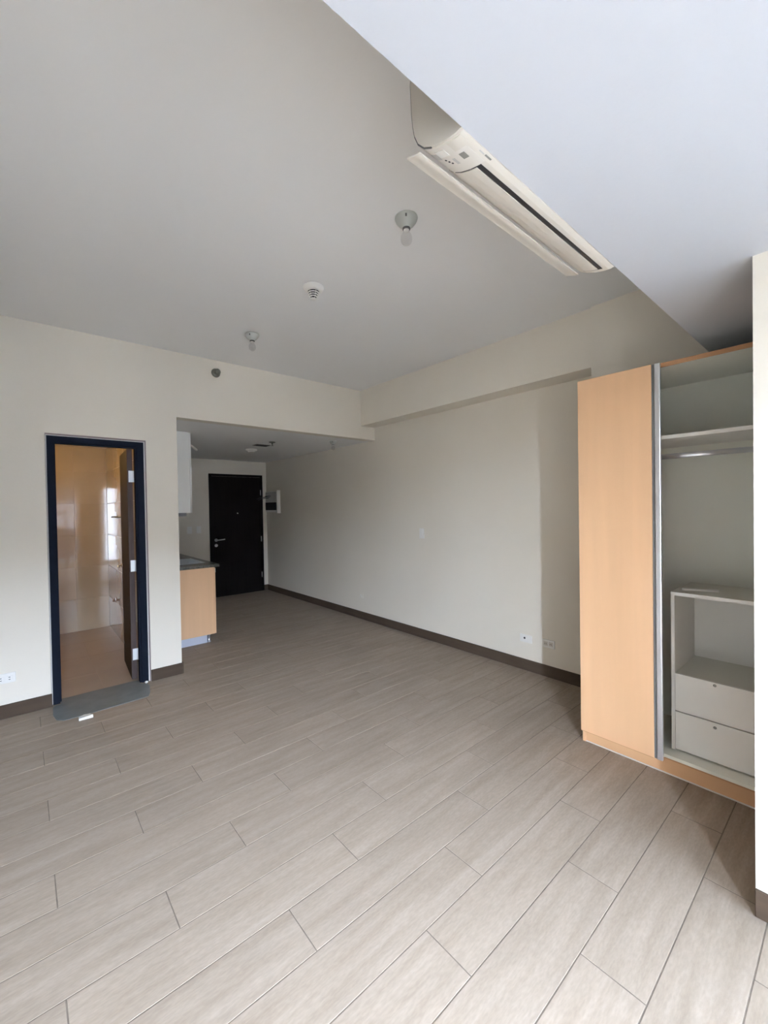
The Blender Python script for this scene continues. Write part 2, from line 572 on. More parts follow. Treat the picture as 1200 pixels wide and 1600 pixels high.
# bathroom door, frame set back a little in its opening
d1 = bpy.data.objects.new('door_1', None)
C.objects.link(d1)
d1.location = (0.45, YL + 0.06, 0)
st(d1, 'open brown bathroom door in a black metal frame', 'door')
FY0, FY1 = YL + 0.010, YL + 0.10
fr = boxes('door_frame', [((0.156, FY0, 0.002), (0.200, FY1, 2.092)), ((0.766, FY0, 0.002), (0.816, FY1, 2.092)), ((0.200, FY0, 2.045), (0.766, FY1, 2.092))], 'frame_black', d1)
boxes('door_stop', [((0.200, YL + 0.045, 0.002), (0.210, FY1 - 0.035, 2.045)), ((0.752, YL + 0.025, 0.002), (0.766, FY1 - 0.02, 2.045)), ((0.21, YL + 0.045, 2.035), (0.752, FY1 - 0.035, 2.045))], 'frame_black', d1)
boxes('sealant_bead', [((0.149, YL + 0.022, 0.002), (0.156, FY1, 2.099)), ((0.816, YL + 0.014, 0.002), (0.826, FY1, 2.099)), ((0.149, YL + 0.014, 2.092), (0.826, FY1, 2.099))], 'sealant', d1)
boxes('frame_reveal_shaded', [((0.826, YL + 0.004, 0.002), (0.8335, YL + 0.09, 2.1095)), ((0.1465, YL + 0.006, 2.099), (0.826, YL + 0.09, 2.1095))], 'reveal_shaded', d1)
# the leaf hangs from the jamb by the corridor and stands open a little past square
leaf = bpy.data.objects.new('door_leaf', bpy.data.meshes.new('door_leaf'))
bm = bmesh.new()
box_bm(bm, (-0.040, 0.0, 0.018), (0.0, 0.595, 2.040), 0.0015)
bmesh.ops.recalc_face_normals(bm, faces=bm.faces)
bm.to_mesh(leaf.data); bm.free()
leaf.data.materials.append(MATS['door_brown'])
C.objects.link(leaf)
leaf.parent = d1
leaf.location = Vector((0.745, 4.238, 0)) - d1.location
leaf.rotation_euler = (0, 0, math.radians(-3.6))
bm = bmesh.new(); box_bm(bm, (-0.0395, -0.0012, 0.019), (-0.0005, 0.0005, 2.039))
finish(bm, 'door_edge', 'door_edge', leaf)
for z in (0.235, 1.015, 1.80):
    bm = bmesh.new()
    box_bm(bm, (-0.030, -0.0045, z - 0.05), (0.004, -0.0012, z + 0.05), 0.0008)
    h_ = finish(bm, 'hinge', 'chrome', leaf)
    MATS['hinge_plate'] = MATS.get('hinge_plate') or mat('hinge_plate', (0.70, 0.72, 0.72), 0.4, metal=0.4)
    h_.data.materials[0] = MATS['hinge_plate']
    lathe('hinge_knuckle', [(0.005, -0.05), (0.006, -0.048), (0.006, 0.048), (0.005, 0.05)], 'hinge_plate', h_, (0.008, -0.007, z), seg=10)
hd = lathe('lever_handle', [(0.024, 0.0), (0.025, -0.004), (0.023, -0.010), (0.010, -0.012), (0.009, -0.045), (0.0, -0.046)], 'chrome', leaf, (-0.040, 0.535, 0.965), axis='X', seg=18)
tube('lever', [(-0.080, 0.535, 0.965), (-0.084, 0.50, 0.967), (-0.082, 0.44, 0.962)], 0.008, 'chrome', hd)

# things on the bathroom wall behind the leaf
tb = thing('towel_bar', (XPB, 5.62, 1.43), 'thin dark metal bar on the bathroom wall above the door lever', 'towel bar')
tube('bar', [(-0.055, -0.30, 0), (-0.055, 0.12, 0)], 0.006, 'bronze', tb)
for y in (-0.27, 0.10):
    lathe('bracket', [(0.018, 0), (0.018, -0.006), (0.007, -0.008), (0.007, -0.055)], 'bronze', tb, (0, y, 0), axis='X', seg=12)
vl = thing('angle_valve', (XPB, 5.70, 0.47), 'small chrome water valve low on the bathroom wall', 'valve')
lathe('wall_flange', [(0.026, 0), (0.026, -0.004), (0.012, -0.008), (0.012, -0.05), (0.0, -0.05)], 'chrome', vl, axis='X', seg=16)
lathe('valve_body', [(0.010, -0.02), (0.013, -0.015), (0.013, 0.025), (0.008, 0.03)], 'chrome', vl, (-0.04, 0, 0), seg=12)
lathe('valve_knob', [(0.0, -0.05), (0.016, -0.05), (0.016, -0.072), (0.0, -0.073)], 'chrome', vl, axis='X', seg=10)

# ------------------------------------------------------------------ entry door
d2 = bpy.data.objects.new('door_2', None)
C.objects.link(d2)
d2.location = (2.87, YE, 0)
st(d2, 'closed near-black entry door with a lever and round lock', 'door')
boxes('door_frame', [((2.396, YE - 0.018, 0.001), (2.436, YE, 2.106)), ((3.308, YE - 0.018, 0.001), (3.348, YE, 2.106)), ((2.436, YE - 0.018, 2.066), (3.308, YE, 2.106))], 'door_black', d2)
lf = box('door_leaf', (2.438, YE - 0.012, 0.0008), (3.306, YE - 0.0005, 2.064), 'door_black', d2, bev=0.001)
he = lathe('lever_handle', [(0.026, -0.012), (0.027, -0.018), (0.024, -0.024), (0.010, -0.026), (0.010, -0.062), (0.0, -0.063)], 'steel', d2, Vector((2.497, YE, 0.975)) - d2.location, axis='Y', seg=18)
o_ = Vector((2.497, YE - 0.06, 0.975)) - d2.location
tube('lever', [o_, o_ + Vector((0.03, -0.003, 0.002)), o_ + Vector((0.09, -0.002, 0.006)), o_ + Vector((0.135, 0.0, 0.010))], 0.0095, 'steel', he)
lathe('lock_cylinder', [(0.027, -0.012), (0.028, -0.018), (0.025, -0.024), (0.012, -0.026), (0.0, -0.027)], 'steel', d2, Vector((2.497, YE, 0.885)) - d2.location, axis='Y', seg=18)
lathe('peephole', [(0.012, -0.012), (0.012, -0.017), (0.007, -0.018), (0.0, -0.0175)], 'steel', d2, Vector((2.878, YE, 1.425)) - d2.location, axis='Y', seg=14)
for z in (0.30, 0.95, 1.79):
    box('hinge', (3.300, YE - 0.026, z - 0.05), (3.314, YE - 0.0125, z + 0.05), 'steel', d2, bev=0.003)

# ------------------------------------------------------------------ wardrobe
CX, CY0, CY1, CZ = 2.654, 0.282, 1.190, 2.257
wa = thing('wardrobe', (CX, (CY0 + CY1) / 2, 0), 'tall oak-look wardrobe with one closed door and an open pale interior', 'wardrobe')
box('side_panel', (CX + 0.004, CY1 - 0.018, 0.002), (3.188, CY1, CZ - 0.001), 'oak_laminate', wa, bev=0.0008)
box('side_panel', (CX + 0.004, CY0, 0.002), (3.188, CY0 + 0.018, CZ - 0.001), 'closet_white', wa, bev=0.0008)
box('back_panel', (3.165, CY0 + 0.018, 0.09), (3.180, CY1 - 0.018, CZ - 0.02), 'closet_white', wa)
tp = box('top_panel', (CX + 0.003, CY0 + 0.018, CZ - 0.024), (3.165, CY1 - 0.018, CZ), 'closet_white', wa)
box('edge_band', (CX + 0.001, CY0 + 0.001, CZ - 0.024), (CX + 0.003, 0.775, CZ), 'oak_edge', wa)
bp_ = box('bottom_panel', (CX + 0.003, CY0 + 0.018, 0.092), (3.165, CY1 - 0.018, 0.112), 'closet_white', wa)
box('edge_band', (CX + 0.001, CY0 + 0.001, 0.088), (CX + 0.003, 0.742, 0.094), 'oak_edge', wa)
box('kick_plate', (CX + 0.016, CY0 + 0.001, 0.006), (CX + 0.032, CY1 - 0.001, 0.092), 'oak_kick_shaded', wa)
box('sealant_bead', (CX + 0.011, CY0 + 0.001, 0.0005), (CX + 0.020, CY1 - 0.001, 0.006), 'sealant', wa)
box('shelf', (CX + 0.035, CY0 + 0.018, 1.846), (3.164, CY1 - 0.018, 1.866), 'drawer_white', wa, bev=0.0008)
dr = box('door', (CX - 0.018, 0.787, 0.076), (CX, CY1, CZ), 'oak_laminate', wa, bev=0.0008)
box('edge_band', (CX - 0.0186, 0.788, 0.0755), (CX - 0.001, CY1 - 0.001, 0.0785), 'oak_edge', dr, rel=False).location = (-wa.location)  # dark line painted in for the shade along the door's lower edge
hp = box('handle_profile', (CX - 0.021, 0.744, 0.076), (CX - 0.003, 0.772, CZ), 'aluminium', wa, bev=0.004, seg=2)
box('profile_groove', (CX - 0.012, 0.772, 0.076), (CX - 0.001, 0.787, CZ - 0.001), 'groove_dark', wa)
d2o = box('door', (2.236, 0.2755, 0.076), (CX - 0.004, 0.2925, CZ), 'oak_laminate', wa, bev=0.0008)
for z in (0.817, 1.536, 2.108):
    hg = box('hinge', (CX + 0.003, CY0 + 0.018, z - 0.011), (CX + 0.055, CY0 + 0.036, z + 0.011), 'dark_grey', wa, bev=0.002)
    bm = bmesh.new(); box_bm(bm, (-0.012, -0.012, z - 0.009), (0.016, 0.0, z + 0.009))
    off = Vector((CX + 0.010, CY0 + 0.055, 0)) - wa.location
    for v in bm.verts: v.co += off
    finish(bm, 'hinge_arm', 'dark_grey', hg)
# oval hanging rail
RC = Vector((2.915, 0.66, 1.770)) - wa.location
bm = bmesh.new()
n = 16
ra = [[bm.verts.new((0.0075 * math.cos(2 * math.pi * k / n), y, 0.015 * math.sin(2 * math.pi * k / n))) for k in range(n)] for y in (-0.355, 0.505)]
for k in range(n):
    bm.faces.new((ra[0][k], ra[0][(k + 1) % n], ra[1][(k + 1) % n], ra[1][k]))
bm.faces.new(ra[0]); bm.faces.new(ra[1])
for v in bm.verts:
    v.co += RC
rl = finish(bm, 'hanging_rail', 'aluminium', wa, True)
for y in (-0.357, 0.5095):
    lathe('rail_socket', [(0.019, -0.002), (0.020, 0.0), (0.019, 0.002)], 'groove_dark', rl, RC + Vector((0, y, 0)), axis='Y', seg=16)

# drawer unit standing inside
UX = 2.742
UY0, UY1 = 0.304, 0.731
du = thing('drawer_unit', (UX, (UY0 + UY1) / 2, 0.113), 'white chest with an open bay and two drawers inside the wardrobe', 'drawer unit')
box('side_panel', (UX, UY1 - 0.018, 0.1135), (3.155, UY1, 0.980), 'drawer_white', du, bev=0.0008)
box('side_panel', (UX, UY0, 0.1135), (3.155, UY0 + 0.018, 0.980), 'drawer_white', du, bev=0.0008)
box('top_panel', (UX - 0.003, UY0, 0.980), (3.155, UY1, 0.9985), 'drawer_white_shaded', du, bev=0.001)
box('back_panel', (3.146, UY0 + 0.018, 0.115), (3.155, UY1 - 0.018, 0.980), 'drawer_white', du)
box('edge_band', (UX - 0.0042, UY0, 0.980), (UX - 0.003, UY1, 0.9985), 'strip_white', du)
box('shelf', (UX + 0.012, UY0 + 0.018, 0.530), (3.146, UY1 - 0.018, 0.545), 'drawer_white_shaded', du)
for z0, z1, zk in ((0.122, 0.332, 0.306), (0.3375, 0.545, 0.530)):
    dw = box('drawer', (UX - 0.002, UY0 + 0.019, z0), (UX + 0.016, UY1 - 0.019, z1), 'drawer_white', du, bev=0.0010)
    bm = bmesh.new()
    o = lathe('finger_hole', [(0.0070, -0.0025), (0.0076, -0.0032), (0.0060, -0.0042), (0.0052, -0.0034), (0.0, -0.0034)], 'label_grey', dw, Vector((UX, 0.535, zk)) - du.location, axis='X', seg=16)
    bm.free()
box('plinth', (UX + 0.02, UY0 + 0.018, 0.1135), (UX + 0.036, UY1 - 0.018, 0.126), 'drawer_white', du)
# pale strip lying on the unit
bm = bmesh.new()
out = []
for k in range(17):
    a = math.pi * k / 16
    out.append((0.070 + 0.016 * math.sin(a), 0.016 * math.cos(a)))
for k in range(17):
    a = math.pi + math.pi * k / 16
    out.append((-0.070 + 0.016 * math.sin(a), 0.016 * math.cos(a)))
va = [bm.verts.new((x, y, 0)) for x, y in out]
vb = [bm.verts.new((x, y, 0.010)) for x, y in out]
bm.faces.new(va); bm.faces.new(vb)
for k in range(len(out)):
    bm.faces.new((va[k], va[(k + 1) % len(out)], vb[(k + 1) % len(out)], vb[k]))
ps = finish(bm, 'plastic_strip', 'strip_white')
ps.location = (2.87, 0.622, 0.9987)
ps.rotation_euler = (0, 0, math.radians(-66))
tag(ps, 'pale round-ended strip lying on top of the white drawer chest', 'strip')

# ------------------------------------------------------------------ air conditioner
AX0, AX1 = 0.782, 1.668
PROF = [(0.612, 2.3650), (0.630, 2.3635), (0.650, 2.3655), (0.678, 2.3720), (0.708, 2.3830), (0.732, 2.3970), (0.752, 2.4190), (0.764, 2.4460), (0.770, 2.4750), (0.774, 2.5140), (0.777, 2.5890), (0.774, 2.630), (0.765, 2.645), (0.740, 2.652), (0.612, 2.655)]


def acz(y):
    for (ya, za), (yb, zb) in zip(PROF, PROF[1:]):
        if ya <= y <= yb:
            return za + (zb - za) * (y - ya) / (yb - ya)
    return PROF[8][1]


ac = thing('air_conditioner', (0, 0, 0), 'long white wall air conditioner with its outlet flap open', 'air conditioner')
ac.location = ((AX0 + AX1) / 2, YB, 2.365)
OFF = -ac.location


def shift(o):
    for v in o.data.vertices:
        v.co += OFF
    return o


body = shift(extrude_x('body', PROF, AX0 + 0.006, AX1 - 0.006, 'plastic_warm', ac))
inner = [(0.6125 + (y - 0.6125) * 0.985, 2.50 + (z - 2.50) * 0.978) for y, z in PROF]
shift(extrude_x('side_cap', inner, AX0, AX0 + 0.006, 'plastic_side', ac))
shift(extrude_x('side_cap', inner, AX1 - 0.006, AX1, 'plastic_side', ac))
# dark joint that outlines the near side cap
jp = [(AX0 + 0.003, 0.612 + (y - 0.612) * 0.992, 2.50 + (z - 2.50) * 0.990) for y, z in PROF[:13]]
shift(tube('panel_joint', jp[4:], 0.0022, 'dark_grey', ac, 6))


def strip(name, x0, x1, ya, yb, drop, thick, m, parent, n=8, arc=0.0):
    """thin curved plate following the underside of the unit"""
    bm = bmesh.new()
    rows = []
    for i in range(n + 1):
        y = ya + (yb - ya) * i / n
        z = acz(y) - drop
        rows.append([bm.verts.new((x0, y, z)), bm.verts.new((x1, y, z)), bm.verts.new((x1, y, z - thick)), bm.verts.new((x0, y, z - thick))])
    for a, b in zip(rows, rows[1:]):
        for k in range(4):
            bm.faces.new((a[k], a[(k + 1) % 4], b[(k + 1) % 4], b[k]))
    bm.faces.new(rows[0]); bm.faces.new(rows[-1])
    return shift(finish(bm, name, m, parent, False))


strip('air_outlet', 0.900, 1.640, 0.644, 0.748, -0.0004, 0.0012, 'dark', ac)
strip('inner_louver', 0.9025, 1.632, 0.6585, 0.750, 0.0008, 0.0022, 'plastic_warm', ac)
strip('bottom_trim', AX0 + 0.008, 0.8985, 0.632, 0.742, -0.0002, 0.0010, 'plastic_pale', ac)
strip('inspection_cover', AX0 + 0.008, 0.824, 0.622, 0.664, 0.0009, 0.0006, 'plastic_warm', ac)
# open outlet flap hanging under the front edge
fp = []
for i in range(9):
    t = i / 8
    fp.append((0.742 + 0.046 * t, 2.3915 + 0.010 * math.sin(math.pi * (t - 0.5)) * 0.5 + 0.004 * t * t + 0.003))
top = [(y, z + 0.0045) for y, z in reversed(fp)]
shift(extrude_x('outlet_flap', fp + top, AX0 - 0.002, AX1 - 0.010, 'plastic_warm', ac))
strip('sensor_window', 0.802, 0.826, 0.684, 0.712, 0.001, 0.0012, 'plastic_white', ac, 4)
strip('rating_label', 0.836, 0.858, 0.648, 0.664, 0.001, 0.0006, 'label_grey', ac, 3)
strip('button_panel', 0.812, 0.836, 0.716, 0.734, 0.001, 0.0008, 'print_grey', ac, 3)
for i in range(3):
    strip('indicator_dot', 0.838 + i * 0.0085, 0.8425 + i * 0.0085, 0.7055 - i * 0.004, 0.7100 - i * 0.004, 0.001, 0.0008, 'dark', ac, 1)
strip('energy_sticker', 0.842, 0.866, 0.682, 0.690, 0.001, 0.0005, 'print_grey', ac, 2)
strip('logo_mark', 0.884, 0.908, 0.6175, 0.6215, 0.001, 0.0006, 'label_grey', ac, 1)
strip('logo_mark', 0.862, 0.880, 0.6185, 0.6215, 0.001, 0.0006, 'print_grey', ac, 1)

# ------------------------------------------------------------------ ceiling fittings


def bulb_fitting(loc, label, lit=False, s=1.0):
    t = thing('bulb_fitting', loc, label, 'light', 'bare bulb ceiling fittings')
    t.rotation_euler = (0, 0, math.radians(-45))
    lathe('lamp_holder', [(0.0, 0), (0.056 * s, 0), (0.057 * s, -0.006 * s), (0.052 * s, -0.018 * s), (0.040 * s, -0.034 * s), (0.026 * s, -0.046 * s), (0.020 * s, -0.052 * s), (0.0, -0.052 * s)], 'porcelain', t)
    lathe('screw_socket', [(0.0195 * s, -0.050 * s), (0.0195 * s, -0.058 * s), (0.014 * s, -0.060 * s), (0.0, -0.060 * s)], 'dark_grey', t, seg=20)
    b = lathe('bulb', [(0.0, -0.058 * s), (0.0125 * s, -0.058 * s), (0.014 * s, -0.068 * s), (0.022 * s, -0.080 * s), (0.028 * s, -0.094 * s), (0.0295 * s, -0.106 * s), (0.027 * s, -0.119 * s), (0.019 * s, -0.130 * s), (0.008 * s, -0.135 * s), (0.0, -0.1355 * s)], 'bulb_lit' if lit else 'bulb_glass', t)
    lathe('bulb_collar', [(0.0128 * s, -0.056 * s), (0.0138 * s, -0.058 * s), (0.0142 * s, -0.066 * s), (0.013 * s, -0.068 * s)], 'plastic_white', b, seg=20)
    bm = bmesh.new()
    box_bm(bm, (-0.004, -0.054 * s, -0.024 * s), (0.004, -0.040 * s, -0.010 * s))
    finish(bm, 'mount_screw', 'dark_grey', t)
    return t


bulb_fitting((1.482, 1.510, H - 0.0005), 'bare bulb on a grey round holder near the air conditioner')
bulb_fitting((1.470, 3.330, H - 0.0005), 'bare bulb on the main ceiling nearest the bathroom wall')
bulb_fitting((3.030, 4.480, HS - 0.0005), 'bare bulb under the low corridor ceiling', s=0.85)
bulb_fitting((-0.05, 5.40, 2.3095), 'glowing warm bulb on the bathroom ceiling', lit=True)


def detector(loc, label, s=1.0, ribs=True):
    t = thing('smoke_detector', loc, label, 'smoke detector')
    lathe('base', [(0, 0), (0.066 * s, 0), (0.067 * s, -0.006 * s), (0.060 * s, -0.020 * s), (0.052 * s, -0.026 * s), (0.0, -0.026 * s)], 'plastic_white', t)
    lathe('core', [(0.0, -0.026 * s), (0.039 * s, -0.026 * s), (0.014 * s, -0.076 * s), (0.0, -0.076 * s)], 'dark', t)
    if ribs:
        for r, z in ((0.0445, -0.0295), (0.0385, -0.041), (0.0325, -0.0525), (0.0265, -0.064)):
            lathe('grille_ring', [(r * s * 0.5, (z + 0.0016) * s), (r * s, (z + 0.0016) * s), (r * s, (z - 0.0016) * s), (r * s * 0.5, (z - 0.0016) * s)], 'plastic_white', t, seg=24, smooth=False)
        for k in range(6):
            a = k * math.pi / 3 + 0.4
            tube('grille_rib', [(0.044 * s * math.cos(a), 0.044 * s * math.sin(a), -0.027 * s), (0.019 * s * math.cos(a), 0.019 * s * math.sin(a), -0.078 * s)], 0.0014 * s, 'plastic_white', t, 6)
    lathe('tip', [(0.0, -0.075 * s), (0.020 * s, -0.075 * s), (0.019 * s, -0.080 * s), (0.012 * s, -0.083 * s), (0.0, -0.083 * s)], 'plastic_white', t)
    return t


detector((1.470, 2.370, H - 0.0005), 'white smoke detector with dark slots in the middle of the main ceiling')
sd = thing('smoke_detector', (2.49, 5.74, HS - 0.0005), 'plain white disc detector under the corridor ceiling', 'smoke detector')
lathe('base', [(0, 0), (0.075, 0), (0.076, -0.012), (0.066, -0.024), (0.0, -0.026)], 'plastic_white', sd)
lathe('cover', [(0.0, -0.025), (0.050, -0.025), (0.046, -0.040), (0.030, -0.046), (0.0, -0.047)], 'plastic_white', sd)
cv = thing('ceiling_vent', (2.44, 5.30, HS - 0.0005), 'thin dark slot vent in the corridor ceiling', 'vent')
bm = bmesh.new(); box_bm(bm, (-0.10, -0.07, -0.006), (0.10, 0.07, 0.0), 0.002); finish(bm, 'frame', 'label_grey', cv)
for i in range(5):
    bm = bmesh.new(); y = -0.05 + i * 0.025
    box_bm(bm, (-0.085, y - 0.008, -0.0085), (0.085, y + 0.008, -0.006)); finish(bm, 'slat', 'dark', cv)
sp = thing('ceiling_sprinkler', (2.437, 4.98, HS - 0.0005), 'small dark sprinkler head under the corridor ceiling', 'sprinkler')
lathe('escutcheon', [(0, 0), (0.042, 0), (0.043, -0.004), (0.030, -0.010), (0.0, -0.011)], 'bronze', sp, seg=20)
lathe('head', [(0.010, -0.010), (0.010, -0.030), (0.004, -0.034), (0.004, -0.045), (0.018, -0.047), (0.018, -0.049), (0.0, -0.05)], 'bronze', sp, seg=16)

# sidewall sprinkler on the bulkhead
sw = thing('sidewall_sprinkler', (1.448, YL, 2.816), 'round bronze sidewall sprinkler high on the wall beside the ceiling', 'sprinkler')
lathe('escutcheon', [(0.0, 0), (0.042, 0), (0.043, -0.004), (0.036, -0.014), (0.026, -0.018), (0.0, -0.018)], 'bronze', sw, axis='Y', seg=24)
lathe('nozzle', [(0.020, -0.016), (0.018, -0.034), (0.010, -0.040), (0.0, -0.041)], 'bronze', sw, axis='Y', seg=18)
lathe('deflector', [(0.0, -0.052), (0.028, -0.052), (0.029, -0.055), (0.0, -0.056)], 'bronze', sw, axis='Y', seg=18)
for dz in (-0.014, 0.014):
    tube('yoke_arm', [(0, -0.030, dz), (0, -0.053, dz * 1.2)], 0.0035, 'bronze', sw, 6)

# ------------------------------------------------------------------ wall plates


def plate(name, loc, n, w, h, label, cat, group, m='plastic_white'):
    """n: outward axis, '-X' or '-Y'"""
    t = thing(name, loc, label, cat, group)
    bm = bmesh.new()
    if n == '-X':
        box_bm(bm, (-0.009, -w / 2, -h / 2), (0, w / 2, h / 2), 0.003, 2)
    else:
        box_bm(bm, (-w / 2, -0.009, -h / 2), (w / 2, 0, h / 2), 0.003, 2)
    finish(bm, 'face_plate', m, t)
    return t


def bit(t, name, n, c, w, h, m, dep=0.0022):
    bm = bmesh.new()
    u, v = c
    if n == '-X':
        box_bm(bm, (-0.009 - dep, u - w / 2, v - h / 2), (-0.0088, u + w / 2, v + h / 2), min(0.0008, dep * 0.3))
    else:
        box_bm(bm, (u - w / 2, -0.009 - dep, v - h / 2), (u + w / 2, -0.0088, v + h / 2), min(0.0008, dep * 0.3))
    return finish(bm, name, m, t)


p = plate('light_switch', (XR, 3.316, 1.190), '-X', 0.070, 0.115, 'white upright light switch midway along the long wall', 'switch', None)
for z in (-0.028, 0.0, 0.028):
    bit(p, 'rocker', '-X', (0, z), 0.034, 0.024, 'plastic_white', 0.004)
p = plate('television_outlet', (XR, 2.032, 0.288), '-X', 0.118, 0.070, 'white plate with one black socket hole in the sunlit strip', 'outlet', 'low wall plates by the wardrobe')
lathe('socket_hole', [(0.0, -0.0125), (0.0085, -0.0125), (0.0095, -0.009), (0.0, -0.009)], 'dark', p, (0, 0.012, 0.004), axis='X', seg=16)
p = plate('power_outlet', (XR, 1.818, 0.290), '-X', 0.112, 0.070, 'white double power outlet in shadow next to the wardrobe', 'outlet', 'low wall plates by the wardrobe')
for y in (-0.024, 0.024):
    s_ = bit(p, 'socket', '-X', (y, 0), 0.036, 0.036, 'plastic_warm', 0.003)
    for dy in (-0.006, 0.006):
        bm = bmesh.new(); box_bm(bm, (-0.0130, y + dy - 0.0015, -0.006), (-0.0118, y + dy + 0.0015, 0.006)); finish(bm, 'slot', 'dark_grey', s_)
p = plate('telephone_outlet', (XR, 4.455, 0.312), '-X', 0.070, 0.060, 'tiny white socket low on the long wall towards the corridor', 'outlet', None, 'wall_paint')
bit(p, 'socket', '-X', (0.006, 0.012), 0.016, 0.016, 'plastic_white', 0.006)
bit(p, 'socket', '-X', (-0.010, -0.010), 0.016, 0.016, 'plastic_white', 0.006)
p = plate('power_outlet', (-0.115, YL, 0.292), '-Y', 0.118, 0.072, 'white power outlet beside the bathroom door frame', 'outlet', None)
for x in (-0.024, 0.024):
    s_ = bit(p, 'socket', '-Y', (x, -0.003), 0.036, 0.036, 'plastic_white', 0.003)
    for dz in (-0.008, 0.008):
        bm = bmesh.new(); box_bm(bm, (x - 0.005, -0.0130, -0.003 + dz - 0.0025), (x + 0.005, -0.0118, -0.003 + dz + 0.0025)); finish(bm, 'slot', 'dark_grey', s_)
for x, l in ((2.077, 'white kitchen switch plate closer to the wall cabinet'), (2.222, 'white kitchen switch plate closer to the entry door')):
    p = plate('light_switch', (x, YE, 1.165), '-Y', 0.072, 0.115, l, 'switch', 'kitchen switches')
    bit(p, 'rocker', '-Y', (0, 0), 0.034, 0.060, 'plastic_white', 0.004)

# breaker panel by the entry door
ep = thing('breaker_panel', (XR, 6.98, 1.62), 'grey and black electrical panel with loose wires by the entry door', 'electrical panel')
bm = bmesh.new(); box_bm(bm, (-0.050, -0.235, -0.185), (0, 0.235, 0.185), 0.003); finish(bm, 'housing', 'plastic_white', ep)
bm = bmesh.new(); box_bm(bm, (-0.056, -0.200, -0.005), (-0.0505, 0.225, 0.170)); finish(bm, 'cover', 'print_grey', ep)
bm = bmesh.new(); box_bm(bm, (-0.058, -0.190, -0.150), (-0.0505, 0.225, -0.012)); bw = finish(bm, 'breaker_window', 'dark', ep)
bm = bmesh.new(); box_bm(bm, (-0.064, -0.245, -0.205), (0.0, -0.2355, 0.200), 0.002); finish(bm, 'rim', 'plastic_white', ep)
for i, (dy, dz, ln) in enumerate(((0.05, 0.08, 0.22), (0.10, 0.06, 0.17), (0.0, 0.10, 0.12))):
    tube('loose_wire', [(-0.056, dy, dz), (-0.10, dy + 0.02, dz + 0.005), (-0.056 - ln * 0.7, dy + 0.04, dz - 0.005), (-0.056 - ln, dy + 0.05, dz - 0.03)], 0.006, 'dark', ep, 6)

# ------------------------------------------------------------------ kitchen
KY0, KY1 = 4.850, 6.75
kb = thing('kitchen_base_cabinet', (1.38, (KY0 + KY1) / 2, 0), 'oak-look kitchen base cabinet on a metal plinth', 'cabinet')
box('side_panel', (XC + 0.013, KY0, 0.096), (1.630, KY0 + 0.018, 0.848), 'oak_laminate', kb, bev=0.0008)
box('side_panel', (XC + 0.002, KY1 - 0.018, 0.096), (1.630, KY1, 0.848), 'oak_laminate', kb)
box('bottom_panel', (XC + 0.013, KY0 + 0.018, 0.096), (1.630, KY1 - 0.018, 0.114), 'closet_white', kb)
n_d = 4
w_ = (KY1 - KY0) / n_d
for i in range(n_d):
    dd = box('door', (1.632, KY0 + i * w_ + 0.0015, 0.098), (1.648, KY0 + (i + 1) * w_ - 0.0015, 0.840), 'oak_laminate', kb, bev=0.0008)
    box('pull', (1.6485, KY0 + i * w_ + 0.04, 0.78), (1.664, KY0 + i * w_ + 0.052, 0.825), 'aluminium', dd, bev=0.002)
box('kick_plate', (XC + 0.013, KY0 + 0.030, 0.002), (1.556, KY0 + 0.042, 0.094), 'kick_metal', kb)
box('kick_plate', (1.556, KY0 + 0.075, 0.002), (1.568, KY1 - 0.02, 0.094), 'kick_metal', kb)
lathe('leg', [(0.0, 0.001), (0.020, 0.001), (0.020, 0.012), (0.013, 0.016), (0.013, 0.080), (0.022, 0.084), (0.022, 0.096), (0, 0.096)], 'aluminium', kb, Vector((1.578, KY0 + 0.045, 0)) - kb.location, seg=18)
# worktop with an opening for the sink
SX0, SX1, SY0, SY1 = 1.18, 1.60, 5.08, 5.62
wt = boxes('worktop', [((XC + 0.0005, KY0 - 0.012, 0.849), (SX0, KY1 + 0.01, 0.879)), ((SX1, KY0 - 0.012, 0.849), (1.692, KY1 + 0.01, 0.879)),
                       ((SX0, KY0 - 0.012, 0.849), (SX1, SY0, 0.879)), ((SX0, SY1, 0.849), (SX1, KY1 + 0.01, 0.879))], 'granite')
tag(wt, 'dark grey stone worktop over the kitchen base cabinet', 'worktop')
sk = thing('kitchen_sink', ((SX0 + SX1) / 2, (SY0 + SY1) / 2, 0.88), 'steel sink let into the dark kitchen worktop', 'sink')
boxes('rim', [((SX0 - 0.012, SY0 - 0.012, 0.8795), (SX0 + 0.02, SY1 + 0.012, 0.8835)), ((SX1 - 0.02, SY0 - 0.012, 0.8795), (SX1 + 0.012, SY1 + 0.012, 0.8835)),
              ((SX0 + 0.02, SY0 - 0.012, 0.8795), (SX1 - 0.02, SY0 + 0.02, 0.8835)), ((SX0 + 0.02, SY1 - 0.02, 0.8795), (SX1 - 0.02, SY1 + 0.012, 0.8835))], 'steel', sk)
boxes('basin', [((SX0 + 0.016, SY0 + 0.016, 0.72), (SX1 - 0.016, SY1 - 0.016, 0.722)), ((SX0 + 0.016, SY0 + 0.016, 0.722), (SX0 + 0.020, SY1 - 0.016, 0.8795)),
                ((SX1 - 0.020, SY0 + 0.016, 0.722), (SX1 - 0.016, SY1 - 0.016, 0.8795)), ((SX0 + 0.02, SY0 + 0.016, 0.722), (SX1 - 0.02, SY0 + 0.02, 0.8795)),
                ((SX0 + 0.02, SY1 - 0.02, 0.722), (SX1 - 0.02, SY1 - 0.016, 0.8795))], 'steel', sk)
lathe('drain', [(0.0, -0.157), (0.04, -0.157), (0.042, -0.155), (0.02, -0.154), (0.0, -0.155)], 'chrome', sk, seg=18)

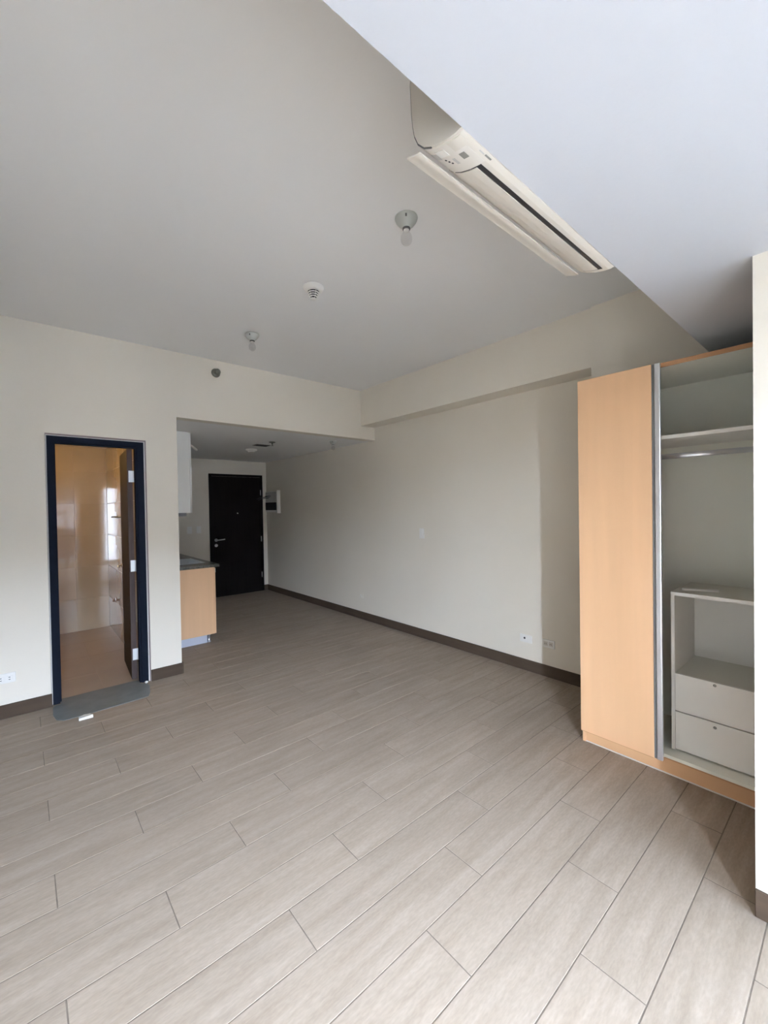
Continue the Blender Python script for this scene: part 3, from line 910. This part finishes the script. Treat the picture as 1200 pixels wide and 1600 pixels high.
# wall cabinets
kc = thing('kitchen_wall_cabinet', (1.25, 5.12, 1.466), 'white kitchen wall cabinet hung against the corridor ceiling', 'cabinet')
box('body', (XC + 0.001, 4.850, 1.466), (1.398, 5.395, 2.344), 'cabinet_white', kc, bev=0.001)
box('door', (1.400, 4.851, 1.468), (1.416, 5.394, 2.342), 'cabinet_white', kc, bev=0.001)
kc2 = thing('kitchen_wall_cabinet', (1.25, 5.75, 1.55), 'white wall cabinet with its flap door ajar, further down the kitchen', 'cabinet')
box('body', (XC + 0.001, 5.400, 1.550), (1.398, 6.10, 2.344), 'cabinet_white', kc2, bev=0.001)
box('door', (1.475, 5.402, 1.555), (1.492, 6.098, 2.30), 'cabinet_white', kc2, bev=0.001)
o_ = kc2.location
tube('door_stay', [Vector((1.47, 5.45, 2.300)) - o_, Vector((1.60, 5.46, 2.285)) - o_, Vector((1.665, 5.46, 2.235)) - o_], 0.016, 'plastic_white', kc2)
for z in (1.62, 2.22):
    box('door_hinge', (1.3985, 5.42, z - 0.02), (1.475, 5.44, z + 0.02), 'steel', kc2)
kh = thing('range_hood', (1.23, 5.1, 1.43), 'slim dark range hood under the white wall cabinet', 'range hood')
box('body', (XC + 0.001, 4.862, 1.432), (1.362, 5.390, 1.4655), 'dark_grey', kh, bev=0.003)
box('filter', (XC + 0.03, 4.90, 1.428), (1.34, 5.36, 1.4318), 'steel', kh)

# ------------------------------------------------------------------ loose things on the floor
SH = [(0.205, 4.236), (0.257, 4.232), (0.474, 4.236), (0.701, 4.232), (0.747, 4.214), (0.752, 4.12), (0.792, 4.112), (0.800, 4.033), (0.775, 3.889), (0.746, 3.807), (0.640, 3.797), (0.542, 3.791), (0.369, 3.784), (0.281, 3.781), (0.202, 3.783), (0.160, 3.83), (0.145, 3.93), (0.151, 4.073), (0.162, 4.112), (0.204, 4.122)]
bm = bmesh.new()
va = [bm.verts.new((x - 0.45, y - 4.0, 0.0)) for x, y in SH]
f = bm.faces.new(va)
r = bmesh.ops.extrude_face_region(bm, geom=[f])
for v in r['geom']:
    if isinstance(v, bmesh.types.BMVert):
        v.co.z += 0.003
sh = finish(bm, 'protective_sheet', 'sheet')
sh.location = (0.45, 4.0, 0.0006)
tag(sh, 'dull grey protective sheet lying across the bathroom threshold', 'sheet')

bm = bmesh.new()
q = [(0.281, 3.704), (0.364, 3.699), (0.352, 3.772), (0.318, 3.790), (0.283, 3.752)]
lo = [bm.verts.new((x - 0.32, y - 3.74, 0.0)) for x, y in q]
hi = [bm.verts.new((x - 0.32, y - 3.74, h)) for (x, y), h in zip(q, (0.016, 0.022, 0.006, 0.003, 0.010))]
bm.faces.new(lo)
bm.faces.new((hi[0], hi[1], hi[2])); bm.faces.new((hi[0], hi[2], hi[4])); bm.faces.new((hi[2], hi[3], hi[4]))
for k in range(5):
    bm.faces.new((lo[k], lo[(k + 1) % 5], hi[(k + 1) % 5], hi[k]))
sc_ = finish(bm, 'paper_scrap', 'paper')
sc_.location = (0.32, 3.74, 0.0006)
tag(sc_, 'small folded white paper scrap on the floor by the grey sheet', 'paper')
bm = bmesh.new()
bmesh.ops.create_icosphere(bm, subdivisions=2, radius=0.013)
for v in bm.verts:
    v.co.z = v.co.z * 0.7 + 0.009
    v.co += Vector((random.uniform(-1, 1), random.uniform(-1, 1), random.uniform(0, 1))) * 0.002
pc = finish(bm, 'plaster_crumb', 'paper')
pc.location = (0.79, 4.100, 0.004)
tag(pc, 'tiny white plaster crumb at the foot of the black door frame', 'crumb')
